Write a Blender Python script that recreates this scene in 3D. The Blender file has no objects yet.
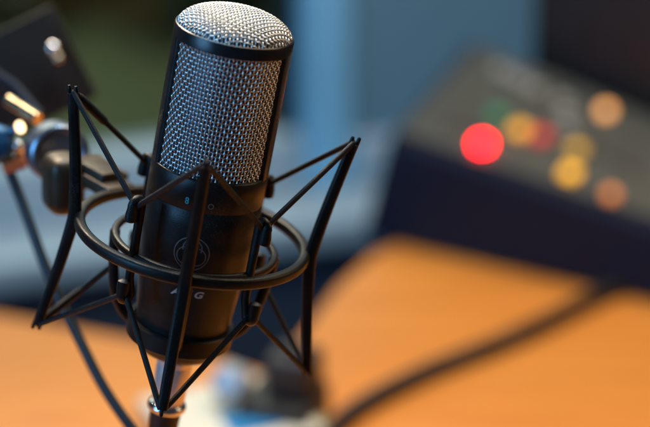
import bpy, bmesh, math, random
from math import sin, cos, pi, radians, sqrt, atan2
from mathutils import Vector, Matrix, Euler

random.seed(7)
S = bpy.context.scene
COL = S.collection
MM = 0.001

# ------------------------------------------------------------------ camera
EL = radians(21.2)            # the camera looks down by this much
FOC = 0.9                     # metres from lens to the shock mount's centre
K = 0.4576 * MM               # metres per photo pixel at that distance
FW = Vector((0, cos(EL), -sin(EL)))
RT = Vector((1, 0, 0))
UP = Vector((0, sin(EL), cos(EL)))
CAM = -FW * FOC + RT * (132 * K) + UP * (21.5 * K)
KS = K / FOC


def ray(px, py):
    return FW + RT * ((px - 325) * KS) - UP * ((py - 213.5) * KS)


def at(px, py, depth):
    """the point seen at photo pixel px, py at a distance along the view axis"""
    return CAM + ray(px, py) * depth


def on_z(px, py, z):
    d = ray(px, py)
    return CAM + d * ((z - CAM.z) / d.z)


# ------------------------------------------------------------------ helpers
def tag(o, label=None, cat=None, group=None, kind=None):
    if label: o['label'] = label
    if cat: o['category'] = cat
    if group: o['group'] = group
    if kind: o['kind'] = kind
    return o


def empty(name, loc=(0, 0, 0), rot=(0, 0, 0)):
    o = bpy.data.objects.new(name, None)
    o.empty_display_size = 0.02
    COL.objects.link(o)
    o.location = loc
    o.rotation_euler = rot
    return o


class MB:
    def __init__(self):
        self.v = []
        self.f = []

    def add(self, vs, fs):
        n = len(self.v)
        self.v += [tuple(p) for p in vs]
        self.f += [tuple(i + n for i in f) for f in fs]

    def tube(self, pts, r, segs=10, closed=False, cap=True, flat=1.0):
        pts = [Vector(p) for p in pts]
        n = len(pts)
        rr = r if isinstance(r, (list, tuple)) else [r] * n
        vs, fs = [], []
        t0 = (pts[1] - pts[0]).normalized()
        ref = Vector((0, 0, 1)) if abs(t0.z) < 0.9 else Vector((1, 0, 0))
        nx = t0.cross(ref).normalized()
        for i in range(n):
            if closed:
                t = (pts[(i + 1) % n] - pts[i - 1]).normalized()
            else:
                t = (pts[min(i + 1, n - 1)] - pts[max(i - 1, 0)]).normalized()
            nx = (nx - t * nx.dot(t)).normalized()
            ny = t.cross(nx)
            for k in range(segs):
                a = 2 * pi * k / segs
                vs.append(pts[i] + nx * (cos(a) * rr[i]) + ny * (sin(a) * rr[i] * flat))
        m = n if closed else n - 1
        for i in range(m):
            j = (i + 1) % n
            for k in range(segs):
                k2 = (k + 1) % segs
                fs.append((i * segs + k, i * segs + k2, j * segs + k2, j * segs + k))
        if cap and not closed:
            fs.append(tuple(range(segs))[::-1])
            fs.append(tuple((n - 1) * segs + k for k in range(segs)))
        self.add(vs, fs)
        return self

    def lathe(self, prof, segs=96, closed=False, M=None, a0=0.0, a1=2 * pi):
        """profile of (r, z); a full turn unless a0, a1 are given"""
        full = abs(a1 - a0 - 2 * pi) < 1e-6
        n = len(prof)
        cols = segs if full else segs + 1
        vs, fs = [], []
        for i in range(cols):
            a = a0 + (a1 - a0) * i / segs
            for (r, z) in prof:
                p = Vector((r * cos(a), r * sin(a), z))
                vs.append(M @ p if M else p)
        for i in range(segs):
            j = (i + 1) % cols
            for k in range(n if closed else n - 1):
                k2 = (k + 1) % n
                fs.append((i * n + k, j * n + k, j * n + k2, i * n + k2))
        if not full and closed:
            fs.append(tuple(range(n)))
            fs.append(tuple((cols - 1) * n + k for k in range(n))[::-1])
        self.add(vs, fs)
        return self

    def sweep(self, secs):
        """loft through closed sections (lists of points), capped"""
        n = len(secs[0])
        vs = [p for s in secs for p in s]
        fs = []
        for i in range(len(secs) - 1):
            for k in range(n):
                k2 = (k + 1) % n
                fs.append((i * n + k, i * n + k2, (i + 1) * n + k2, (i + 1) * n + k))
        fs.append(tuple(range(n))[::-1])
        fs.append(tuple((len(secs) - 1) * n + k for k in range(n)))
        self.add(vs, fs)
        return self

    def box(self, c, size, M=None, bevel=0.0, segs=2):
        bm = bmesh.new()
        bmesh.ops.create_cube(bm, size=1.0)
        for v in bm.verts:
            v.co = Vector((v.co.x * size[0], v.co.y * size[1], v.co.z * size[2]))
        if bevel:
            bmesh.ops.bevel(bm, geom=list(bm.edges), offset=bevel, segments=segs, affect='EDGES', profile=0.6)
        bm.verts.index_update()
        c = Vector(c)
        vs = [(M @ v.co if M else v.co) + c for v in bm.verts]
        fs = [tuple(v.index for v in f.verts) for f in bm.faces]
        bm.free()
        self.add(vs, fs)
        return self

    def prism(self, pts, z0, z1, bevel=0.0):
        bm = bmesh.new()
        vs = [bm.verts.new((p[0], p[1], z0)) for p in pts]
        f = bm.faces.new(vs)
        if f.normal.z > 0: f.normal_flip()
        ext = bmesh.ops.extrude_face_region(bm, geom=[f])
        for v in [g for g in ext['geom'] if isinstance(g, bmesh.types.BMVert)]:
            v.co.z = z1
        bmesh.ops.recalc_face_normals(bm, faces=bm.faces)
        if bevel:
            ed = [e for e in bm.edges if abs(e.verts[0].co.z - z1) < 1e-6 and abs(e.verts[1].co.z - z1) < 1e-6]
            bmesh.ops.bevel(bm, geom=ed, offset=bevel, segments=3, affect='EDGES', profile=0.5)
        bm.verts.index_update()
        self.add([v.co.copy() for v in bm.verts], [tuple(v.index for v in f.verts) for f in bm.faces])
        bm.free()
        return self

    def build(self, name, mat, parent=None, smooth=True, angle=40):
        me = bpy.data.meshes.new(name)
        me.from_pydata(self.v, [], self.f)
        me.validate()
        bm = bmesh.new()
        bm.from_mesh(me)
        bmesh.ops.recalc_face_normals(bm, faces=bm.faces)
        if smooth:
            lim = radians(angle)
            for f in bm.faces: f.smooth = True
            for e in bm.edges:
                if len(e.link_faces) == 2 and e.calc_face_angle(0) > lim:
                    e.smooth = False
        bm.to_mesh(me)
        bm.free()
        me.materials.append(mat)
        o = bpy.data.objects.new(name, me)
        COL.objects.link(o)
        if parent: o.parent = parent
        return o


def mat(name, col, rough=0.5, metal=0.0, var=0.15, nscale=60.0, rvar=0.12, bump=0.0, bscale=400.0,
        emit=None, estr=0.0, coat=0.0, spec=0.5, dust=0.0):
    m = bpy.data.materials.new(name)
    m.use_nodes = True
    nt = m.node_tree
    N, L = nt.nodes, nt.links
    b = N['Principled BSDF']
    b.inputs['Metallic'].default_value = metal
    b.inputs['Specular IOR Level'].default_value = spec
    b.inputs['Coat Weight'].default_value = coat
    tc = N.new('ShaderNodeTexCoord')
    nz = N.new('ShaderNodeTexNoise')
    nz.inputs['Scale'].default_value = nscale
    nz.inputs['Detail'].default_value = 5
    L.new(tc.outputs['Object'], nz.inputs['Vector'])
    mx = N.new('ShaderNodeMix')
    mx.data_type = 'RGBA'
    mx.inputs['A'].default_value = (*[c * (1 - var) for c in col], 1)
    mx.inputs['B'].default_value = (*[min(1, c * (1 + var)) for c in col], 1)
    L.new(nz.outputs['Fac'], mx.inputs['Factor'])
    L.new(mx.outputs['Result'], b.inputs['Base Color'])
    mr = N.new('ShaderNodeMapRange')
    mr.inputs['From Min'].default_value = 0.3
    mr.inputs['From Max'].default_value = 0.7
    mr.inputs['To Min'].default_value = max(0.02, rough - rvar)
    mr.inputs['To Max'].default_value = min(1, rough + rvar)
    L.new(nz.outputs['Fac'], mr.inputs['Value'])
    L.new(mr.outputs['Result'], b.inputs['Roughness'])
    if dust:
        n3 = N.new('ShaderNodeTexNoise'); n3.inputs['Scale'].default_value = 2300; n3.inputs['Detail'].default_value = 2
        n4 = N.new('ShaderNodeTexNoise'); n4.inputs['Scale'].default_value = 45; n4.inputs['Detail'].default_value = 4
        L.new(tc.outputs['Object'], n3.inputs['Vector']); L.new(tc.outputs['Object'], n4.inputs['Vector'])
        ad = N.new('ShaderNodeMath'); ad.operation = 'MULTIPLY_ADD'
        L.new(n4.outputs['Fac'], ad.inputs[0]); ad.inputs[1].default_value = 0.45; L.new(n3.outputs['Fac'], ad.inputs[2])
        m3 = N.new('ShaderNodeMapRange')
        m3.inputs['From Min'].default_value = 0.88; m3.inputs['From Max'].default_value = 0.97; m3.inputs['To Max'].default_value = dust
        L.new(ad.outputs[0], m3.inputs['Value'])
        mx2 = N.new('ShaderNodeMix'); mx2.data_type = 'RGBA'
        mx2.inputs['B'].default_value = (0.22, 0.20, 0.18, 1)
        L.new(mx.outputs['Result'], mx2.inputs['A']); L.new(m3.outputs['Result'], mx2.inputs['Factor'])
        L.new(mx2.outputs['Result'], b.inputs['Base Color'])
    if bump:
        n2 = N.new('ShaderNodeTexNoise')
        n2.inputs['Scale'].default_value = bscale
        n2.inputs['Detail'].default_value = 3
        L.new(tc.outputs['Object'], n2.inputs['Vector'])
        bp = N.new('ShaderNodeBump')
        bp.inputs['Strength'].default_value = bump
        bp.inputs['Distance'].default_value = 0.0004
        L.new(n2.outputs['Fac'], bp.inputs['Height'])
        L.new(bp.outputs['Normal'], b.inputs['Normal'])
    if emit:
        b.inputs['Emission Color'].default_value = (*emit, 1)
        b.inputs['Emission Strength'].default_value = estr
    return m


M_body = mat('satin_black_body', (0.010, 0.009, 0.009), 0.36, 0.0, 0.25, 90, 0.07, 0.25, 2600, spec=0.38, dust=0.28)
M_frame = mat('gloss_black_frame', (0.012, 0.012, 0.013), 0.30, 0.0, 0.2, 80, 0.08, 0.1, 2000, dust=0.25)
M_mount = mat('satin_black_plastic', (0.006, 0.006, 0.006), 0.40, 0.0, 0.25, 70, 0.08, 0.3, 1800, spec=0.32, dust=0.28)
M_cord = mat('black_elastic', (0.008, 0.008, 0.009), 0.55, 0.0, 0.3, 300, 0.1, 0.5, 3000, spec=0.35)
M_wire = mat('nickel_wire', (0.80, 0.79, 0.77), 0.30, 1.0, 0.1, 200, 0.05)
M_lining = mat('fine_grille_lining', (0.13, 0.14, 0.16), 0.52, 1.0, 0.15, 500, 0.06)
M_mark = mat('printed_silver_mark', (0.42, 0.43, 0.45), 0.4, 0.3, 0.1, 400)
M_emblem = mat('engraved_grey_mark', (0.20, 0.19, 0.18), 0.35, 0.5, 0.2, 400)
M_symbol = mat('printed_teal_symbol', (0.05, 0.36, 0.46), 0.5, 0.0, 0.1, 400)
M_chrome = mat('bright_chrome', (0.86, 0.85, 0.83), 0.14, 1.0, 0.05, 60, 0.05)
M_barrel = mat('satin_nickel_barrel', (0.86, 0.78, 0.75), 0.34, 0.6, 0.05, 60, 0.05)
M_brass = mat('brass_screw', (0.70, 0.58, 0.38), 0.22, 1.0, 0.1, 60, 0.05)
M_rubber = mat('dark_rubber', (0.02, 0.015, 0.014), 0.5, 0.0, 0.2, 100, 0.1, 0.3, 900)
M_bronze = mat('dark_bronze_paint', (0.048, 0.033, 0.019), 0.42, 0.3, 0.3, 50, 0.1, 0.3, 900)
M_block = mat('brown_black_paint', (0.022, 0.016, 0.012), 0.55, 0.0, 0.3, 50, 0.1, 0.3, 900, spec=0.3)
M_steelblue = mat('steel_blue_reflection', (0.20, 0.24, 0.30), 0.34, 0.8, 0.15, 50)  # blue light reflected by the drum rim put into the metal's colour
M_blue = mat('blue_anodised', (0.02, 0.11, 0.24), 0.3, 0.4, 0.2, 60)
M_navyrod = mat('navy_rod', (0.012, 0.02, 0.035), 0.7, spec=0.15)
M_orange = mat('orange_plastic', (0.62, 0.16, 0.05), 0.4, 0.0, 0.2, 60)


def sheet_object(label_obj): return label_obj


# ------------------------------------------------------------------ the tilted frame of mount and microphone
TILT = math.atan(math.tan(radians(11.6)) * cos(EL))
Rm = Euler((0, TILT, 0)).to_matrix()


def in_frame(p):
    return Rm @ Vector(p)


# ================================================================== MICROPHONE
MO = in_frame((2.1 * MM, 0, 1.3 * MM))
mic = empty('microphone', MO, (0, TILT, 0))
tag(mic, 'black side-address studio microphone with a silver woven grille, held upright in the spider mount', 'microphone')

Z_TOP, Z_GB = 98.5 * MM, 35.0 * MM            # rim of the dome, bottom of the grille
R_B = 26.6 * MM
# body: cylinder, seam, then a long taper
prof = [(0.0, 33.0), (22.5, 33.0), (24.0, 34.2), (25.4, 35.2), (26.2, 35.0), (26.6, 34.4), (26.6, 30), (26.6, 20.7), (26.35, 20.35),
        (26.35, 19.95), (26.6, 19.6), (26.5, 12), (26.1, 2), (25.2, -10), (24.0, -22), (22.8, -34), (21.9, -44),
        (21.2, -51), (20.5, -55.0), (19.4, -57.6), (17.6, -59.0), (15.0, -59.5), (13.2, -59.7), (0.0, -59.7)]
MB().lathe([(r * MM, z * MM) for r, z in prof], 128).build('body', M_body, mic, angle=50)


def body_r(z):
    zz = z / MM
    for (r0, z0), (r1, z1) in zip(prof[5:], prof[6:]):
        if z1 <= zz <= z0:
            return (r0 + (r1 - r0) * (z0 - zz) / (z0 - z1)) * MM
    return 0.02


# head frame: top band, lower lip, two side struts, inner lip at the dome
fr = MB()
band = [(25.0, 92.6), (26.3, 92.6), (26.7, 93.0), (26.7, 97.6), (26.4, 98.3), (25.9, 98.6), (25.5, 98.4), (25.2, 97.8), (25.0, 96)]
fr.lathe([(r * MM, z * MM) for r, z in band], 128, closed=True)
half = radians(23)
for c in (0.0, pi):
    sp = [(23.2, 33.8), (26.2, 33.8), (26.65, 34.2), (26.65, 93.4), (26.2, 93.8), (23.2, 93.8)]
    fr.lathe([(r * MM, z * MM) for r, z in sp], 20, closed=True, a0=c - half, a1=c + half)
    for s in (-1, 1):      # rounded strut edge
        a = c + s * half
        fr.tube([(25.4 * MM * cos(a), 25.4 * MM * sin(a), z * MM) for z in (34, 54, 74, 93.5)], 1.25 * MM, 10)
fr.build('head_frame', M_frame, mic, angle=35)

lin = [(23.0, 34.0), (23.0, 96.5), (22.0, 100.5), (17, 103.0), (9, 104.2), (0, 104.6)]
MB().lathe([(r * MM, z * MM) for r, z in lin], 96).build('grille_lining', M_lining, mic)

PW, QW = 1.66 * MM, 1.98 * MM        # wire spacing round and up
AMP, WR = 0.32 * MM, 0.355 * MM
AMPU, AMPH = 0.44 * MM, 0.18 * MM


def weave_side(c):
    m = MB()
    Rg = 24.75 * MM
    a_half = pi / 2 - half + 0.03
    nu = int(Rg * a_half / PW)
    nv = int((Z_TOP - 5.2 * MM - Z_GB) / QW) + 1
    zs = Z_GB - 0.2 * MM
    step = 5
    for i in range(-nu, nu + 1):            # upright wires
        a = c + i * PW / Rg
        pts = []
        for j in range(nv * step + 1):
            z = zs + j * QW / step
            r = Rg + AMPU * cos(pi * (j / step) + i * pi)
            pts.append((r * cos(a), r * sin(a), z))
        m.tube(pts, WR, 6, cap=False)
    for j in range(nv + 1):                 # hoop wires
        z = zs + j * QW
        pts = []
        n = 2 * nu * step
        for k in range(-2, n + 3):
            u = k / step - nu
            a = c + u * PW / Rg
            r = Rg - AMPH * cos(pi * u + j * pi)
            pts.append((r * cos(a), r * sin(a), z))
        m.tube(pts, WR * 0.88, 6, cap=False)
    return m


weave_side(-pi / 2).build('front_grille', M_wire, mic, angle=180)
weave_side(pi / 2).build('rear_grille', M_wire, mic, angle=180)

dome = MB()
RD, HD = 25.35 * MM, 9.2 * MM


def dome_z(x, y):
    q = min(1.0, sqrt(x * x + y * y) / RD)
    return Z_TOP - 0.7 * MM + HD * max(0.0, 1 - q ** 2.7) ** 0.62


PD = 1.62 * MM
nd = int(RD / PD)
ang = radians(8)
for ax in (0, 1):
    for i in range(-nd, nd + 1):
        c0 = i * PD
        if abs(c0) > RD - 0.3 * MM: continue
        ext = sqrt(RD * RD - c0 * c0)
        n = max(8, int(ext / PD * 10))
        pts = []
        for k in range(n + 1):
            t = -cos(pi * k / n)
            s = ext * (0.55 * t + 0.45 * (2 * k / n - 1))
            ph = cos(pi * s / PD + i * pi) * AMP * (1 if ax else -1)
            x, y = (c0, s) if ax else (s, c0)
            z = dome_z(x, y)
            q = sqrt(x * x + y * y) / RD
            nv_ = Vector((x / RD * q ** 1.5 * 1.2, y / RD * q ** 1.5 * 1.2, 1)).normalized()
            p = Vector((x, y, z)) + nv_ * ph
            pts.append((p.x * cos(ang) - p.y * sin(ang), p.x * sin(ang) + p.y * cos(ang), p.z))
        dome.tube(pts, WR, 6, cap=False)
dome.build('top_grille', M_wire, mic, angle=180)


# printed marks wrapped on the front of the body
def wrap(p2, z0, x0, off=0.06 * MM):
    x, z = p2[0] + x0, p2[1] + z0
    r = body_r(z) + off
    a = -pi / 2 + x / r
    return Vector((r * cos(a), r * sin(a), z))


def text_part(txt, size, x0, z0, m, name, shear=0.0, bold=0.0, sx=1.0, spc=1.0):
    cu = bpy.data.curves.new(name, 'FONT')
    cu.body = txt
    cu.size = size
    cu.shear = shear
    cu.space_character = spc
    cu.offset = bold
    cu.align_x = 'CENTER'
    cu.align_y = 'CENTER'
    cu.resolution_u = 6
    tmp = bpy.data.objects.new('tmp_text', cu)
    COL.objects.link(tmp)
    bpy.context.view_layer.update()
    me = bpy.data.meshes.new_from_object(tmp.evaluated_get(bpy.context.evaluated_depsgraph_get()))
    bpy.data.objects.remove(tmp)
    mb = MB()
    n = len(me.vertices)
    vs = [wrap((v.co.x * sx, v.co.y), z0, x0, 0.12 * MM) for v in me.vertices]
    mb.add(vs, [tuple(p.vertices) for p in me.polygons])
    bpy.data.meshes.remove(me)
    return mb.build(name, m, mic, smooth=False)


text_part('AKG', 4.5 * MM, -0.2 * MM, -20.2 * MM, M_mark, 'lettering', 0.22, 0.00016, 1.25, 1.5)
text_part('8', 4.4 * MM, -7.6 * MM, 24.6 * MM, M_symbol, 'pattern_symbol', 0, 0.0001, 0.85)


def ring2d(mb, cx, cz, r, x0, z0, w, a0=0, a1=2 * pi, n=40):
    """a thin flat arc on the surface"""
    vs, fs = [], []
    for k in range(n + 1):
        a = a0 + (a1 - a0) * k / n
        for rr in (r - w / 2, r + w / 2):
            vs.append(wrap((cx + rr * cos(a), cz + rr * sin(a)), z0, x0, 0.12 * MM))
    for k in range(n):
        fs.append((2 * k, 2 * k + 1, 2 * k + 3, 2 * k + 2))
    mb.add(vs, fs)


mb = MB(); ring2d(mb, 0, 0, 1.1 * MM, 3.4 * MM, 24.2 * MM, 0.5 * MM)
mb.build('pattern_symbol', M_emblem, mic, smooth=False)
mb = MB()
ring2d(mb, 0, 0, 8.0 * MM, -1.4 * MM, 0.2 * MM, 0.55 * MM, n=64)
for k in range(3):
    a = pi / 2 + k * 2 * pi / 3
    ring2d(mb, 2.6 * MM * cos(a), 2.6 * MM * sin(a), 4.3 * MM, -1.4 * MM, 0.2 * MM, 0.5 * MM, a - 1.9, a + 1.9)
mb.build('emblem', M_emblem, mic, smooth=False)

# ================================================================== SHOCK MOUNT
mount = empty('shock_mount', (0, 0, 0), (0, TILT, 0))
tag(mount, 'black spider shock mount of ring, four flared arms and elastic cords around the microphone', 'shock mount')


def rrect(r0, r1, z0, z1, c, n=4):
    pts = []
    for (cx, cz, s) in ((r1 - c, z1 - c, 0), (r0 + c, z1 - c, 1), (r0 + c, z0 + c, 2), (r1 - c, z0 + c, 3)):
        for k in range(n + 1):
            a = s * pi / 2 + k * pi / 2 / n
            pts.append(((cx + c * cos(a)) * MM, (cz + c * sin(a)) * MM))
    return pts


MB().lathe(rrect(49.6, 54.4, -2.7, 2.7, 1.7), 160, closed=True).build('outer_ring', M_mount, mount)

HZ = 59.6


def arm_r(z):
    return 54.6 + 9.6 * (abs(z) / HZ) ** 1.22


def build_arm(a):
    m = MB()
    er = Vector((cos(a), sin(a), 0)); et = Vector((-sin(a), cos(a), 0)); ez = Vector((0, 0, 1))
    secs = []
    n = 44
    zmax = HZ - 2.4
    for i in range(n + 1):
        z = -zmax + 2 * zmax * i / n
        q = abs(z) / HZ
        tr = 3.0 - 0.65 * q        # half thickness, radial
        tt = 3.0 - 0.6 * q       # half width
        c = er * (arm_r(z) * MM) + ez * (z * MM)
        sec = []
        for k in range(16):
            b = 2 * pi * (k + 0.5) / 16
            cx, sy = cos(b), sin(b)
            sec.append(c + er * (math.copysign(abs(cx) ** 0.55, cx) * tr * MM) + et * (math.copysign(abs(sy) ** 0.55, sy) * tt * MM))
        secs.append(sec)
    m.sweep(secs)
    for s in (-1, 1):              # two prongs with a slot at either end
        for w in (-1, 1):
            ps = []
            for z in (HZ - 3.0, HZ - 1.2, HZ + 0.2, HZ + 0.9):
                c = er * ((arm_r(z) + w * 1.5) * MM) + ez * (s * z * MM)
                ps.append(c)
            m.tube(ps, [1.0 * MM, 1.0 * MM, 0.95 * MM, 0.6 * MM], 10)
    return m


ARMS = [0.0, pi / 2, pi, 3 * pi / 2]
for a in ARMS:
    build_arm(a).build('arm', M_mount, mount, angle=50)

# cradle: ring, four J hooked posts, legs, base cup
CX = 1.6 * MM
Mc = Matrix.Translation((CX, 0, 0))
MB().lathe(rrect(35.2, 38.6, -5.8, -2.2, 1.3), 128, closed=True, M=Mc).build('cradle_ring', M_mount, mount)
PR = 37.2
HU, HL = 20.5, -22.5


def hook_curve(a, s):
    """from the post out to the hook's tip: s = 1 top, -1 bottom"""
    er = Vector((cos(a), sin(a), 0)); ez = Vector((0, 0, 1)); o = Vector((CX + (0 if s > 0 else 1.6 * MM), 0, 0))
    zt = HU if s > 0 else HL
    q = []
    for k in range(10):
        b = pi - k * (pi * 1.1) / 9            # half a turn outward
        q.append(o + er * ((PR + 2.5 + 2.5 * cos(b)) * MM) + ez * ((zt + s * 2.5 * sin(b)) * MM))
    q.append(q[-1] - ez * (s * 3.0 * MM))
    q.append(q[-1] - ez * (s * 3.2 * MM))
    q.append(q[-1] - ez * (s * 0.8 * MM))
    return q


PA = [radians(d) for d in (45, 135, 225, 315)]
for a in PA:
    er = Vector((cos(a), sin(a), 0)); ez = Vector((0, 0, 1)); o = Vector((CX, 0, 0))
    m = MB()
    path = hook_curve(a, -1)[::-1] + [o + er * (PR * MM) + ez * (z * MM) for z in (-15, -8, -4, 4, 13)] + hook_curve(a, 1)
    n = len(path)
    rr = [2.0 * MM] * n
    rr[0] = rr[-1] = 1.0 * MM
    rr[1] = rr[-2] = 2.3 * MM
    rr[2] = rr[-3] = 2.4 * MM
    m.tube(path, rr, 12, flat=1.25)
    m.build('hook_post', M_mount, mount)

# cradle legs curving in under the microphone to the base cup
for a in (0.0, pi / 2, pi, 3 * pi / 2):
    er = Vector((cos(a), sin(a), 0)); ez = Vector((0, 0, 1)); o = Vector((CX, 0, 0))
    prof_l = [(36.9, -4), (36.4, -12), (35.2, -21), (34.0, -28), (32.6, -34), (30.6, -39), (28.0, -43), (25.4, -45.6), (23.4, -46.6)]
    pts = [o + er * (r * MM) + ez * (z * MM) for r, z in prof_l]
    MB().tube(pts, 2.0 * MM, 12, flat=1.2).build('cradle_leg', M_mount, mount)
cup = [(22.4, -42.5), (24.2, -42.5), (24.9, -43.2), (24.9, -51.0), (24.3, -51.8), (22.2, -52.4), (21.6, -52.2), (22.0, -46)]
MB().lathe([(r * MM, z * MM) for r, z in cup], 96, closed=True, M=Mc).build('cradle_base', M_mount, mount, angle=35)

# elastic cords: every arm tip to the two nearest hooks, above and below
for s in (1, -1):
    for ia, a in enumerate(ARMS):
        er = Vector((cos(a), sin(a), 0)); et = Vector((-sin(a), cos(a), 0))
        for w, pa in ((-1, a - pi / 4), (1, a + pi / 4)):
            tip = er * ((arm_r(HZ) - 0.6) * MM) + et * (w * 0.9 * MM) + Vector((0, 0, s * (HZ - 1.7) * MM))
            pe = Vector((cos(pa), sin(pa), 0))
            hk = Vector((CX + (0 if s > 0 else 1.6 * MM), 0, 0)) + pe * ((PR + 3.0) * MM) + Vector((0, 0, ((HU - 0.6) if s > 0 else (HL + 0.6)) * MM))
            d = hk - tip
            pts = [tip + d * t for t in (0, .1, .25, .5, .75, .9, 1)]
            pts.append(hk + (Vector((CX, 0, hk.z)) - hk).normalized() * 2.2 * MM)
            m = MB().tube(pts, [1.25 * MM, 1.3 * MM] + [1.32 * MM] * 5 + [1.2 * MM], 10)
            c = m.build('elastic_cord', M_cord, mount)
            if (s == 1 and ia == 2 and w == -1) or (s == -1 and ia == 2 and w == -1):
                # the splice: a thicker sleeve over part of the cord
                q = [tip + d * t for t in (0.06, 0.09, .24, .4, .43)]
                MB().tube(q, [1.5 * MM, 2.0 * MM, 2.1 * MM, 2.0 * MM, 1.5 * MM], 10).build('splice_sleeve', M_cord, c)

# bracket to the stand: two stepped plates from the back left of the ring
ab = radians(136)
eb = Vector((cos(ab), sin(ab), 0)); etb = Vector((-sin(ab), cos(ab), 0))
Mb = Matrix(((eb.x, etb.x, 0), (eb.y, etb.y, 0), (0, 0, 1)))
m = MB()
m.box(eb * 61 * MM + Vector((0, 0, 0.5 * MM)), (20 * MM, 17 * MM, 6 * MM), Mb, 1.2 * MM)
m.box(eb * 67 * MM + Vector((0, 0, 5.2 * MM)), (17 * MM, 13 * MM, 5 * MM), Mb, 1.2 * MM)
m.build('stand_bracket', M_bronze, mount, angle=30)

# ================================================================== MICROPHONE CABLE (plug under the microphone)
cab = empty('microphone_cable', in_frame((2.1 * MM, 0, -58.4 * MM)), (0, TILT, 0))
tag(cab, 'silver plug with a chrome collar and dark lead plugged into the underside of the microphone', 'cable')
pl = [(0, -0.3), (8.0, -0.3), (8.4, -0.8), (8.4, -6), (8.3, -6.4), (8.3, -7.2), (8.4, -7.6), (8.2, -18), (7.8, -25.5), (7.2, -27.5), (0, -27.5)]
MB().lathe([(r * MM, z * MM) for r, z in pl], 64).build('plug_barrel', M_barrel, cab)
cl = [(6.5, -27.2), (7.8, -27.4), (8.9, -28.2), (9.3, -29.6), (8.9, -31.0), (7.8, -31.8), (6.5, -32.0)]
MB().lathe([(r * MM, z * MM) for r, z in cl], 64, closed=True).build('collar', M_chrome, cab)
bt = [(0, -31.6), (7.4, -31.6), (7.2, -37), (6.8, -48), (5.0, -58), (3.6, -62), (0, -62)]
MB().lathe([(r * MM, z * MM) for r, z in bt], 48).build('strain_relief', M_rubber, cab)
pts = [Vector((0, 0, -60 * MM)) + Vector((-0.006 * (t / 5) ** 2, 0.004 * t * t / 5, -0.022 * t)) for t in range(8)]
MB().tube(pts, 3.2 * MM, 12).build('lead', M_rubber, cab)

# ================================================================== BOOM ARM at the left
P = at
boom_o = P(60, 165, 0.97)
boom = empty('boom_arm', boom_o)
tag(boom, 'dark bronze boom arm head with chrome and brass screws left of the spider mount', 'boom arm')


def rel(p): return p - boom_o


# camera facing orientation of a part lying roughly across the view: X right, Y away, Z up, then yaw and roll
def orient(roll=0, yaw=0, pitch=0):
    return Matrix.Rotation(radians(yaw), 3, 'Z') @ Matrix.Rotation(radians(pitch), 3, 'X') @ Matrix.Rotation(radians(roll), 3, 'Y')


m = MB()
m.box(rel(P(22, 76, 1.10)), (66 * MM, 16 * MM, 56 * MM), orient(-24, 8, -14), 2.0 * MM)
m.box(rel(P(-30, 92, 1.12)), (80 * MM, 26 * MM, 40 * MM), orient(-24, 8, -14), 2.0 * MM)
m.build('clamp_block', M_block, boom, angle=30)


def screw(px, py, d, r, h, name='screw', mt=None, roll=0, yaw=0, pitch=78):
    Mx = (Matrix.Translation(rel(P(px, py, d))) @ orient(roll, yaw, pitch).to_4x4())
    prof_s = [(r * sin(k * pi / 20), h * cos(k * pi / 20)) for k in range(11)] + [(r, -h), (0, -h)]
    return MB().lathe(prof_s, 32, M=Mx).build(name, mt or M_chrome, boom)


screw(53, 48, 1.085, 3.4 * MM, 2.6 * MM, pitch=60)
screw(58, 58, 1.085, 2.4 * MM, 2 * MM, mt=M_brass, pitch=60)
screw(42, 15, 1.10, 2.4 * MM, 2 * MM, mt=M_brass, pitch=60)

# swivel: drum with raised rim, block in front of it
Md = Matrix.Translation(rel(P(58, 153, 0.965))) @ orient(0, 22, 82).to_4x4()
dr = [(0, 3), (9.5, 3), (10.5, 4.2), (12.2, 5.6), (13.8, 5.6), (14.8, 4.6), (15.0, 3), (15.0, -9), (14, -10), (0, -10)]
MB().lathe([(r * MM, z * MM) for r, z in dr], 64, M=Md).build('swivel_drum', M_steelblue, boom, angle=30)
m = MB()
m.box(rel(P(63, 183, 0.945)), (18 * MM, 22 * MM, 29 * MM), orient(3, 26, 0), 8.0 * MM, 6)
m.box(rel(P(84, 172, 0.955)), (22 * MM, 14 * MM, 14 * MM), orient(8, 30, 0), 2.0 * MM, 3)
m.box(rel(P(100, 178, 0.965)), (26 * MM, 12 * MM, 8 * MM), orient(10, 36, 0), 1.5 * MM, 3)
m.build('swivel_block', M_bronze, boom, angle=30)
for (x0, y0, x1, y1, d, r, mt) in ((8, 100, 38, 119, 0.99, 3.2, M_brass), (2, 134, 20, 127, 0.985, 3.0, M_chrome)):
    a, b = rel(P(x0, y0, d)), rel(P(x1, y1, d - 0.01))
    MB().tube([a, a.lerp(b, .5), b], r * MM, 14).build('bolt', mt, boom)
screw(18, 147, 0.985, 4 * MM, 5 * MM, 'washer', M_chrome, pitch=60)
MB().lathe([(0, 5 * MM), (6 * MM, 4.6 * MM), (9 * MM, 2.4 * MM), (10 * MM, 0), (10 * MM, -8 * MM), (0, -8 * MM)], 36,
           M=Matrix.Translation(rel(P(-4, 144, 0.98))) @ orient(0, 20, 70).to_4x4()).build('end_cap', M_blue, boom, angle=40)
MB().box(rel(P(14, 164, 0.985)), (12 * MM, 8 * MM, 6 * MM), orient(-14, 10, 0), 1.5 * MM).build('spacer', M_orange, boom, angle=30)
MB().tube([rel(P(-8, 72, 1.03)), rel(P(14, 86, 1.03)), rel(P(40, 116, 1.02))], 2.8 * MM, 12).build('tension_rod', M_navyrod, boom)

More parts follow.
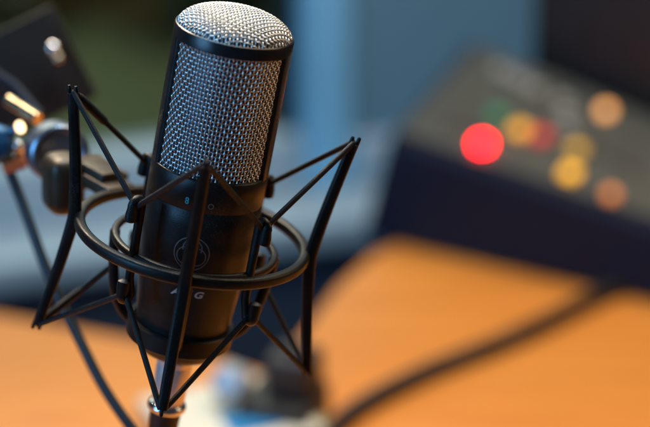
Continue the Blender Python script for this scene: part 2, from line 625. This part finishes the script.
hang = MB()
pts = []
ctrl = [(2, 152, .985), (10, 172, .985), (24, 208, .985), (42, 258, .98), (62, 305, .975), (82, 345, .97), (104, 388, .965), (134, 432, .96), (170, 480, .955)]
for i in range(len(ctrl) - 1):
    p0, p1, p2, p3 = [Vector(ctrl[min(max(i + k, 0), len(ctrl) - 1)]) for k in (-1, 0, 1, 2)]
    for t in (0, .2, .4, .6, .8):
        q = 0.5 * ((2 * p1) + (-p0 + p2) * t + (2 * p0 - 5 * p1 + 4 * p2 - p3) * t * t + (-p0 + 3 * p1 - 3 * p2 + p3) * t ** 3)
        pts.append(P(q.x, q.y, q.z))
h = MB().tube(pts, 2.7 * MM, 12).build('hanging_cable', mat('dark_teal_jacket', (0.012, 0.022, 0.03), 0.42, 0, .2, 80), None)
tag(h, 'thin dark cable hanging down from the boom arm at the left edge', 'cable')

# ================================================================== DESK
ZD = -0.29


def wood():
    m = bpy.data.materials.new('orange_beech')
    m.use_nodes = True
    N, L = m.node_tree.nodes, m.node_tree.links
    b = N['Principled BSDF']
    tc = N.new('ShaderNodeTexCoord')
    mp = N.new('ShaderNodeMapping')
    mp.inputs['Scale'].default_value = (1.2, 9, 9)
    mp.inputs['Rotation'].default_value = (0, 0, 0.5)
    L.new(tc.outputs['Object'], mp.inputs['Vector'])
    nz = N.new('ShaderNodeTexNoise'); nz.inputs['Scale'].default_value = 6; nz.inputs['Detail'].default_value = 7
    nz.inputs['Distortion'].default_value = 0.6
    L.new(mp.outputs['Vector'], nz.inputs['Vector'])
    cr = N.new('ShaderNodeValToRGB')
    cr.color_ramp.elements[0].position = 0.3; cr.color_ramp.elements[0].color = (0.67, 0.212, 0.027, 1)
    cr.color_ramp.elements[1].position = 0.72; cr.color_ramp.elements[1].color = (0.81, 0.283, 0.042, 1)
    L.new(nz.outputs['Fac'], cr.inputs['Fac'])
    L.new(cr.outputs['Color'], b.inputs['Base Color'])
    b.inputs['Roughness'].default_value = 0.5
    return m


M_wood = wood()
back = [(-160, 285), (0, 314), (110, 334), (205, 352), (262, 372), (300, 336), (335, 288), (372, 254), (430, 228), (560, 190), (760, 215)]
poly = [on_z(x, y, ZD) for x, y in back]
poly += [Vector((0.75, -0.25, ZD)), Vector((-0.65, -0.25, ZD))]
desk = empty('desk', (0, 0.2, ZD))
tag(desk, 'orange beech desk with an angled notch in its back edge', 'desk')
lp = [(p.x, p.y - 0.2) for p in poly]
MB().prism(lp, -0.028, 0.0, 0.003).build('tabletop', M_wood, desk, angle=30)

# ================================================================== CONSOLE WITH LIT BUTTONS
A0 = on_z(388, 243, ZD); B0 = on_z(640, 300, ZD)
ex = (B0 - A0); ex.z = 0; ex.normalize()
ey = Vector((-ex.y, ex.x, 0))
con = empty('button_console', A0, (0, 0, atan2(ex.y, ex.x)))
tag(con, 'dark navy sloping desk console with glowing red and amber buttons on a khaki top panel', 'console')
LW, LD, HF, HB = 0.40, 0.165, 0.079, 0.128
M_navy = mat('navy_housing', (0.008, 0.013, 0.032), 0.6, 0, 0.2, 30, 0.1, spec=0.2)
M_khaki = mat('khaki_panel', (0.052, 0.052, 0.042), 0.55, 0.1, 0.25, 25, 0.1)
pn = math.atan2(HB - HF + 0.001, LD - 0.007)
HF = 0.094                                   # front edge, falling towards the right end
beta = math.atan2(0.094 - 0.064, (B0 - A0).length)
Mp = Matrix.Rotation(beta, 3, 'Y') @ Matrix.Rotation(pn, 3, 'X')
po = Vector((0, 0.003, HF + 0.001))
con_rot = Matrix.Rotation(atan2(ex.y, ex.x), 3, 'Z')


def on_panel(u, v, h): return po + Mp @ Vector((u, v, h))


def panel_uv(px, py, lift=0.0):
    o = A0 + con_rot @ po
    nrm = con_rot @ (Mp @ Vector((0, 0, 1)))
    o = o + nrm * lift
    d = ray(px, py)
    t = (o - CAM).dot(nrm) / d.dot(nrm)
    q = Mp.transposed() @ (con_rot.transposed() @ (CAM + d * t - o))
    return q.x, q.y


u1, v1 = panel_uv(490, 48); u2, v2 = panel_uv(645, 112)     # the back edge runs at a slant


def vb(u): return v1 + (v2 - v1) * (u - u1) / (u2 - u1)


vs, fs = [], []
for x in (0, LW):
    e = on_panel(x, vb(x), 0)
    f0 = on_panel(x, 0, 0)
    for y, z in ((0, 0.003), (e.y, 0.003), (e.y, e.z - 0.002), (e.y - 0.004, e.z), (f0.y, f0.z), (f0.y - 0.003, f0.z - 0.004)):
        vs.append(Vector((x - (0.024 if x == 0 and z < 0.01 else 0), y, z)))     # the left end leans outward at its foot
n = 6
fs = [tuple(range(n)), tuple(range(n, 2 * n))[::-1]] + [(k, (k + 1) % n, n + (k + 1) % n, n + k) for k in range(n)]
m = MB(); m.add(vs, fs)
m.build('housing', M_navy, con, smooth=False)
m = MB()
q = [(0.004, 0.003), (LW - 0.004, 0.003), (LW - 0.004, vb(LW) - 0.008), (0.004, vb(0) - 0.008)]
m.add([on_panel(u, v, h) for h in (0.0008, 0.0045) for u, v in q], [(0, 1, 2, 3), (4, 5, 6, 7), (0, 1, 5, 4), (1, 2, 6, 5), (2, 3, 7, 6), (3, 0, 4, 7)])
m.build('top_panel', M_khaki, con, smooth=False)


def button(px, py, w, d, h, name, mt, label=None, roundb=False):
    u, v = panel_uv(px, py, 0.007)
    m = MB()
    if roundb:
        m.lathe([(0, h), (w * .38, h), (w * .47, h * .8), (w * .5, h * .4), (w * .5, 0)], 28,
                M=Matrix.Translation(on_panel(u, v, 0.0045)) @ Mp.to_4x4())
    else:
        m.box(on_panel(u, v, 0.0045 + h / 2), (w, d, h), Mp, min(h, w) * 0.25)
    o = m.build(name, mt, con, angle=30)
    if label: o['label'] = label
    return o


def lamp(name, col, e): return mat(name, col, 0.4, emit=col, estr=e, var=0.02)


button(482, 143, 0.0128, 0.0128, 0.005, 'button', lamp('lit_red', (1.0, 0.001, 0.006), 32), 'glowing red round button', True)
button(606, 110, 0.0115, 0.0105, 0.005, 'button', lamp('lit_amber', (1.0, 0.42, 0.12), 1.9), 'glowing amber round button', True)
button(611, 194, 0.0105, 0.0095, 0.005, 'button', lamp('lit_dim_orange', (1.0, 0.30, 0.06), 0.75), 'dim orange round button', True)
button(570, 173, 0.012, 0.011, 0.005, 'button', lamp('lit_yellow', (1.0, 0.45, 0.01), 1.5), 'glowing yellow square button')
button(520, 130, 0.013, 0.013, 0.005, 'button', lamp('lit_soft_yellow', (0.9, 0.42, 0.02), 0.8), 'yellow square button')
button(577, 150, 0.012, 0.011, 0.005, 'button', lamp('lit_dull_yellow', (0.8, 0.42, 0.03), 0.5), 'dull yellow square button')
button(541, 136, 0.012, 0.013, 0.005, 'button', lamp('lit_dull_red', (0.75, 0.03, 0.03), 0.4), 'dull red square button')
button(497, 116, 0.014, 0.013, 0.005, 'button', lamp('lit_dull_green', (0.01, 0.22, 0.09), 0.2), 'dull green square button')
M_cap = mat('pale_grey_cap', (0.32, 0.30, 0.26), 0.45)
M_gcap = mat('dark_grey_cap', (0.06, 0.058, 0.05), 0.45)
for i in range(4):
    button(500 + 12 * i, 70 + 6 * i, 0.0095, 0.012, 0.004, 'button', M_cap)
for i in range(3):
    button(562 + 3 * i, 100 + 13 * i, 0.012, 0.009, 0.004, 'button', M_cap)
for i in range(4):
    button(590 + 14 * i, 140 + 8 * i, 0.0095, 0.009, 0.004, 'button', M_gcap)
for i in range(3):
    button(450 + 13 * i, 120 + 3 * i, 0.0095, 0.009, 0.004, 'button', M_gcap)

# dark cabinet standing behind the console
bk0 = A0 + con_rot @ on_panel(0, vb(0), 0); bk1 = A0 + con_rot @ on_panel(LW, vb(LW), 0)
bd = (bk1 - bk0); bd.z = 0; bd.normalize()
bn = Vector((-bd.y, bd.x, 0))
cu, _ = panel_uv(517, 60)
cbo = bk0 + bd * (cu + 0.17) + bn * 0.10
cabn = empty('equipment_cabinet', (cbo.x, cbo.y, ZD), (0, 0, atan2(bd.y, bd.x)))
tag(cabn, 'dark brown equipment cabinet standing behind the console', 'cabinet')
M_cab = mat('dark_brown_laminate', (0.016, 0.011, 0.010), 0.55, 0, 0.2, 12, 0.1)
MB().box((0, 0, 0.17), (0.34, 0.16, 0.332), None, 0.006, 3).build('case', M_cab, cabn, angle=30)
MB().box((0, -0.082, 0.17), (0.30, 0.008, 0.29), None, 0.002, 2).build('front_panel', M_rubber, cabn, angle=30)
for sx in (-1, 1):
    MB().box((sx * 0.12, 0, 0.003), (0.03, 0.1, 0.005), None, 0.001, 1).build('foot', M_rubber, cabn, angle=30)

# ================================================================== CABLE ACROSS THE DESK
ctrl = [(690, 262), (640, 280), (596, 297), (540, 325), (490, 347), (440, 366), (400, 384), (365, 403), (340, 422), (322, 446), (300, 480)]
pts = []
for i in range(len(ctrl) - 1):
    p0, p1, p2, p3 = [Vector((*ctrl[min(max(i + k, 0), len(ctrl) - 1)], 0)) for k in (-1, 0, 1, 2)]
    for t in (0, .25, .5, .75):
        q = 0.5 * ((2 * p1) + (-p0 + p2) * t + (2 * p0 - 5 * p1 + 4 * p2 - p3) * t * t + (-p0 + 3 * p1 - 3 * p2 + p3) * t ** 3)
        p = on_z(q.x, q.y, ZD + 0.0072)
        pts.append(p)
c = MB().tube(pts, 6.9 * MM, 14).build('desk_cable', mat('black_cable_jacket', (0.014, 0.011, 0.010), 0.5, 0, .2, 60), None)
tag(c, 'thick black cable running across the orange desk from the console', 'cable')

# ================================================================== SMALL THINGS ON THE DESK UNDER THE MICROPHONE
M_cream = mat('cream_paper', (0.72, 0.66, 0.52), 0.7, 0, 0.08, 30)
M_pblue = mat('printed_blue', (0.02, 0.22, 0.48), 0.5, 0, 0.1, 30)
pd = on_z(230, 430, ZD)
pad = empty('notepad', (pd.x, pd.y, ZD + 0.001), (0, 0, radians(24)))
tag(pad, 'cream notepad with a blue printed block lying on the desk under the microphone', 'notepad')
MB().box((0, 0, 0.006), (0.100, 0.095, 0.012), None, 0.001).build('page_block', M_cream, pad, angle=30)
pb = Matrix.Rotation(radians(-24), 3, 'Z') @ (on_z(251, 421, ZD + 0.0136) - Vector((pd.x, pd.y, ZD + 0.001)))
MB().box((pb.x, pb.y, 0.0126), (0.036, 0.030, 0.0008), None).build('blue_print', M_pblue, pad, angle=30)

ck = on_z(284, 422, ZD)
clamp = empty('table_clamp', (ck.x, ck.y, ZD + 0.0005), (0, 0, radians(-18)))
tag(clamp, 'blurred black table clamp with a pale blue knob beside the notepad', 'clamp')
m = MB()
m.box((0, 0, 0.011), (0.050, 0.056, 0.022), None, 0.003, 3)
m.box((0.006, 0.006, 0.036), (0.034, 0.036, 0.032), None, 0.008, 4)
m.build('clamp_body', M_rubber, clamp, angle=30)
MB().lathe([(0.0075, 0.050), (0.0075, 0.056), (0.0, 0.0565)], 24, M=Matrix.Translation((0.006, 0.006, 0))).build('post', M_rubber, clamp)
Mq = Matrix.Translation((-0.034, -0.012, 0.030)) @ orient(-20, 20, 68).to_4x4()
MB().lathe([(0, 0.010), (0.010, 0.0095), (0.0125, 0.006), (0.013, 0), (0.013, -0.006), (0.009, -0.010), (0, -0.010)], 36, M=Mq).build('knob', mat('pale_blue_knob', (0.42, 0.45, 0.46), 0.35, 0.3), clamp)

ys = on_z(305, 437, ZD)
st = MB().box((0, 0, 0.004), (0.036, 0.034, 0.008), None, 0.001).build('sticky_note_pad', mat('pale_yellow_paper', (0.50, 0.42, 0.18), 0.7, 0, .06, 30), None, angle=30)
st.location = (ys.x, ys.y, ZD + 0.0005); st.rotation_euler = (0, 0, radians(35))
tag(st, 'small pale yellow pad on the desk right of the black clamp', 'sticky notes')

# ================================================================== WALL, WINDOW, OUTDOORS
W0 = Vector((-0.229, 0.775, 0)); YAW = radians(19.5)
wu = Vector((cos(YAW), sin(YAW), 0)); wn = Vector((-sin(YAW), cos(YAW), 0))
ZS = -0.36


def wall_u(px, py, nn):
    """distance along the wall of the point seen at a pixel on the plane nn behind the sill's front edge"""
    d = ray(px, py)
    t = (W0 + wn * nn - CAM).dot(wn) / d.dot(wn)
    p = CAM + d * t
    return (p - W0).dot(wu), p.z


M_paint = mat('pale_grey_blue_paint', (0.33, 0.44, 0.51), 0.5, 0, 0.08, 8, 0.1)
M_bpaint = mat('blue_paint', (0.26, 0.60, 0.86), 0.5, 0, 0.1, 6, 0.1)
M_wall = mat('grey_blue_wall', (0.12, 0.235, 0.315), 0.7, 0, 0.12, 5, 0.1)
M_lower = mat('navy_shaded_wall', (0.035, 0.052, 0.085), 0.7, 0, 0.15, 5, 0.1)  # shade under the sill put into the wall's dark navy colour


def wbox(mb, u0, u1, n0, n1, z0, z1, bev=0.0):
    mb.box(((u0 + u1) / 2, (n0 + n1) / 2, (z0 + z1) / 2), (u1 - u0, n1 - n0, z1 - z0), None, bev, 2)


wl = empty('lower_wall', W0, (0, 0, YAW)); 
tag(wl, 'wall below the window sill behind the desk, its shade painted in as dark navy', 'wall')
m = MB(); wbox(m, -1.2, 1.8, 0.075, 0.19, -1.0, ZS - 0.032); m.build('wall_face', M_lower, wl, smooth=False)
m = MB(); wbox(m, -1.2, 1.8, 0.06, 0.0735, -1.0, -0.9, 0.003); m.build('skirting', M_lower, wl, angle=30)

u_s0, _ = wall_u(301, 45, 0.15); u_s1, _ = wall_u(347, 45, 0.15)
win = empty('window', W0, (0, 0, YAW))
tag(win, 'blue painted window with a deep pale sill looking out on greenery', 'window')
m = MB(); wbox(m, -1.2, 1.8, 0.052, 0.139, ZS - 0.03, ZS, 0.006); m.build('sill', M_paint, win, angle=30)
m = MB(); wbox(m, -1.2, u_s0 - 0.001, 0.141, 0.20, ZS - 0.03, ZS + 0.058, 0.006); m.build('bottom_rail', M_paint, win, angle=30)
m = MB(); wbox(m, u_s0, u_s1, 0.135, 0.215, ZS + 0.001, 1.7, 0.005); m.build('stile', M_bpaint, win, angle=30)
m = MB(); wbox(m, u_s0 - 0.022, u_s0 - 0.002, 0.16, 0.19, ZS + 0.059, 1.7, 0.003); m.build('dark_edge_strip', mat('dark_green_strip', (0.01, 0.022, 0.024), 0.4), win, angle=30)  # narrow dark strip along the left side of the stile
g = bpy.data.materials.new('window_glass'); g.use_nodes = True
N, L = g.node_tree.nodes, g.node_tree.links
for n_ in list(N): N.remove(n_)
out = N.new('ShaderNodeOutputMaterial'); tr = N.new('ShaderNodeBsdfTransparent'); gl = N.new('ShaderNodeBsdfGlossy'); mxs = N.new('ShaderNodeMixShader'); fz = N.new('ShaderNodeFresnel')
fz.inputs['IOR'].default_value = 1.22; gl.inputs['Roughness'].default_value = 0.02; tr.inputs['Color'].default_value = (0.88, 0.93, 0.9, 1)
L.new(fz.outputs[0], mxs.inputs[0]); L.new(tr.outputs[0], mxs.inputs[1]); L.new(gl.outputs[0], mxs.inputs[2]); L.new(mxs.outputs[0], out.inputs[0])
m = MB(); wbox(m, -1.19, u_s0 - 0.023, 0.172, 0.176, ZS + 0.059, 1.7); m.build('pane', g, win, smooth=False)

pier = empty('window_pier', W0, (0, 0, YAW))
tag(pier, 'plain grey blue wall pier right of the window stile', 'wall')
m = MB(); wbox(m, u_s1 + 0.001, 1.8, 0.15, 0.30, ZS + 0.001, 1.7); m.build('wall_face', M_wall, pier, smooth=False)
m = MB(); wbox(m, u_s1 + 0.001, 1.8, 0.128, 0.1485, ZS + 0.001, ZS + 0.05, 0.004); m.build('skirting', M_paint, pier, angle=30)

fl = MB(); fl.box((0.3, 0.0, -1.01), (5, 3.2, 0.02)); o = fl.build('floor', mat('dark_carpet', (0.03, 0.035, 0.05), 0.9, 0, .2, 30), None, smooth=False)
tag(o, kind='structure')

lw = MB()
for i in range(1):
    lw.add([(-6, 1.1, -1.25), (7, 4.0, -1.25), (7, 14, -1.25), (-8, 14, -1.25)], [(0, 1, 2, 3)])
gm = mat('lawn_grass', (0.080, 0.090, 0.040), 0.9, 0, 0.45, 2.2, 0.05)
o = lw.build('lawn', gm, None, smooth=False)
tag(o, kind='structure')


def bush(name, c, r, n, m_leaf, label, sc=(1, 1, 1)):
    b = empty(name, c)
    tag(b, label, 'shrub')
    lf = MB()
    cl_ = [(Vector((random.uniform(-1, 1) * r[0], random.uniform(-1, 1) * r[1], random.uniform(0.1, 1) * r[2])), random.uniform(.25, .5) * r[2]) for _ in range(16)]
    for i in range(n):
        c0, rr = random.choice(cl_)
        d = Vector((random.gauss(0, 1), random.gauss(0, 1), random.gauss(0, 1))).normalized()
        p = c0 + d * rr * random.uniform(.6, 1)
        p.z = max(p.z, 0.01)
        u = d.cross(Vector((random.gauss(0, 1), random.gauss(0, 1), random.gauss(0, 1)))).normalized()
        w = (d + u * random.uniform(-.5, .5)).cross(u).normalized()
        s = random.uniform(.018, .04)
        lf.add([p - u * s, p + w * s * .5, p + u * s, p - w * s * .5], [(0, 1, 2, 3)])
    lf.build('foliage', m_leaf, b, smooth=False)
    tk = MB()
    for k in range(5):
        a = k * 1.3
        tk.tube([(0.05 * cos(a), 0.05 * sin(a), 0), (r[0] * .3 * cos(a), r[1] * .3 * sin(a), r[2] * .4), (r[0] * .6 * cos(a), r[1] * .6 * sin(a), r[2] * .75)], [.02, .014, .006], 6)
    tk.build('stem', M_rubber, b)
    return b


M_leaf1 = mat('dark_leaf', (0.028, 0.045, 0.022), 0.5, 0, .5, 8)
M_leaf2 = mat('olive_leaf', (0.10, 0.115, 0.04), 0.5, 0, .4, 8)
q = on_z(20, 10, -1.25); bush('shrub', (q.x, q.y, -1.25), (.5, .3, .5), 3500, M_leaf1, 'dark green shrub outside behind the boom arm')
q = on_z(300, 20, -1.25); bush('shrub', (q.x - .1, q.y, -1.25), (.35, .3, .6), 3500, M_leaf1, 'dark green shrub outside beside the blue window stile')
q = on_z(150, -25, -1.25); bush('shrub', (q.x, q.y, -1.25), (.6, .3, .45), 3500, M_leaf1, 'dark green shrub outside behind the microphone grille')

# ================================================================== LIGHT
def area(name, loc, target, size, energy, col, size_y=None, spread=180):
    ld = bpy.data.lights.new(name, 'AREA')
    ld.energy = energy
    ld.color = col
    ld.size = size
    if size_y:
        ld.shape = 'RECTANGLE'; ld.size_y = size_y
    ld.spread = radians(spread)
    o = bpy.data.objects.new(name, ld)
    COL.objects.link(o)
    o.location = loc
    o.rotation_euler = (Vector(target) - Vector(loc)).to_track_quat('-Z', 'Y').to_euler()
    return o


area('window_light', (-0.85, -0.62, 0.36), (0, 0, 0.05), 0.42, 8.0, (0.20, 0.54, 1.0), 0.6)
area('ceiling_lamp', (0.40, 0.62, 0.95), (0.18, 0.45, -0.3), 0.75, 7.3, (1.0, 0.73, 0.46), spread=140)
area('warm_lamp', (0.75, 0.10, 0.28), (0, 0, 0.05), 0.22, 1.0, (1.0, 0.66, 0.34))
area('skylight_outside', (-0.9, 3.6, 1.6), (-0.6, 3.8, -1.2), 2.5, 80, (0.92, 1.0, 0.9))
area('cool_wall_fill', (0.02, 0.30, 0.80), (0.10, 0.98, -0.25), 0.35, 8.0, (0.52, 0.78, 1.0))  # unseen cool fill, added to light the back wall and sill
area('warm_rim_light', (-0.28, 0.50, 0.62), (-0.1, 0, 0), 0.14, 1.7, (1.0, 0.78, 0.55), spread=75)  # unseen warm light, added for rim and screw highlights

w = bpy.data.worlds.new('World'); S.world = w; w.use_nodes = True
w.node_tree.nodes['Background'].inputs['Color'].default_value = (0.50, 0.58, 0.72, 1)
w.node_tree.nodes['Background'].inputs['Strength'].default_value = 0.055

# ================================================================== CAMERA
cd = bpy.data.cameras.new('Camera')
cam = bpy.data.objects.new('Camera', cd)
COL.objects.link(cam)
cam.location = CAM
cam.rotation_euler = (pi / 2 - EL, 0, 0)
cd.sensor_width = 36
cd.lens = 36 * FOC / (650 * K)
cd.clip_start = 0.01
cd.clip_end = 100
cd.dof.use_dof = True
cd.dof.focus_distance = 0.868
cd.dof.aperture_fstop = (cd.lens * MM) / 0.030
S.camera = cam

S.render.engine = 'CYCLES'
S.cycles.use_denoising = True
S.cycles.max_bounces = 8
S.cycles.sample_clamp_indirect = 6
S.view_settings.view_transform = 'Standard'
S.view_settings.look = 'None'
S.view_settings.exposure = 0
S.view_settings.gamma = 1
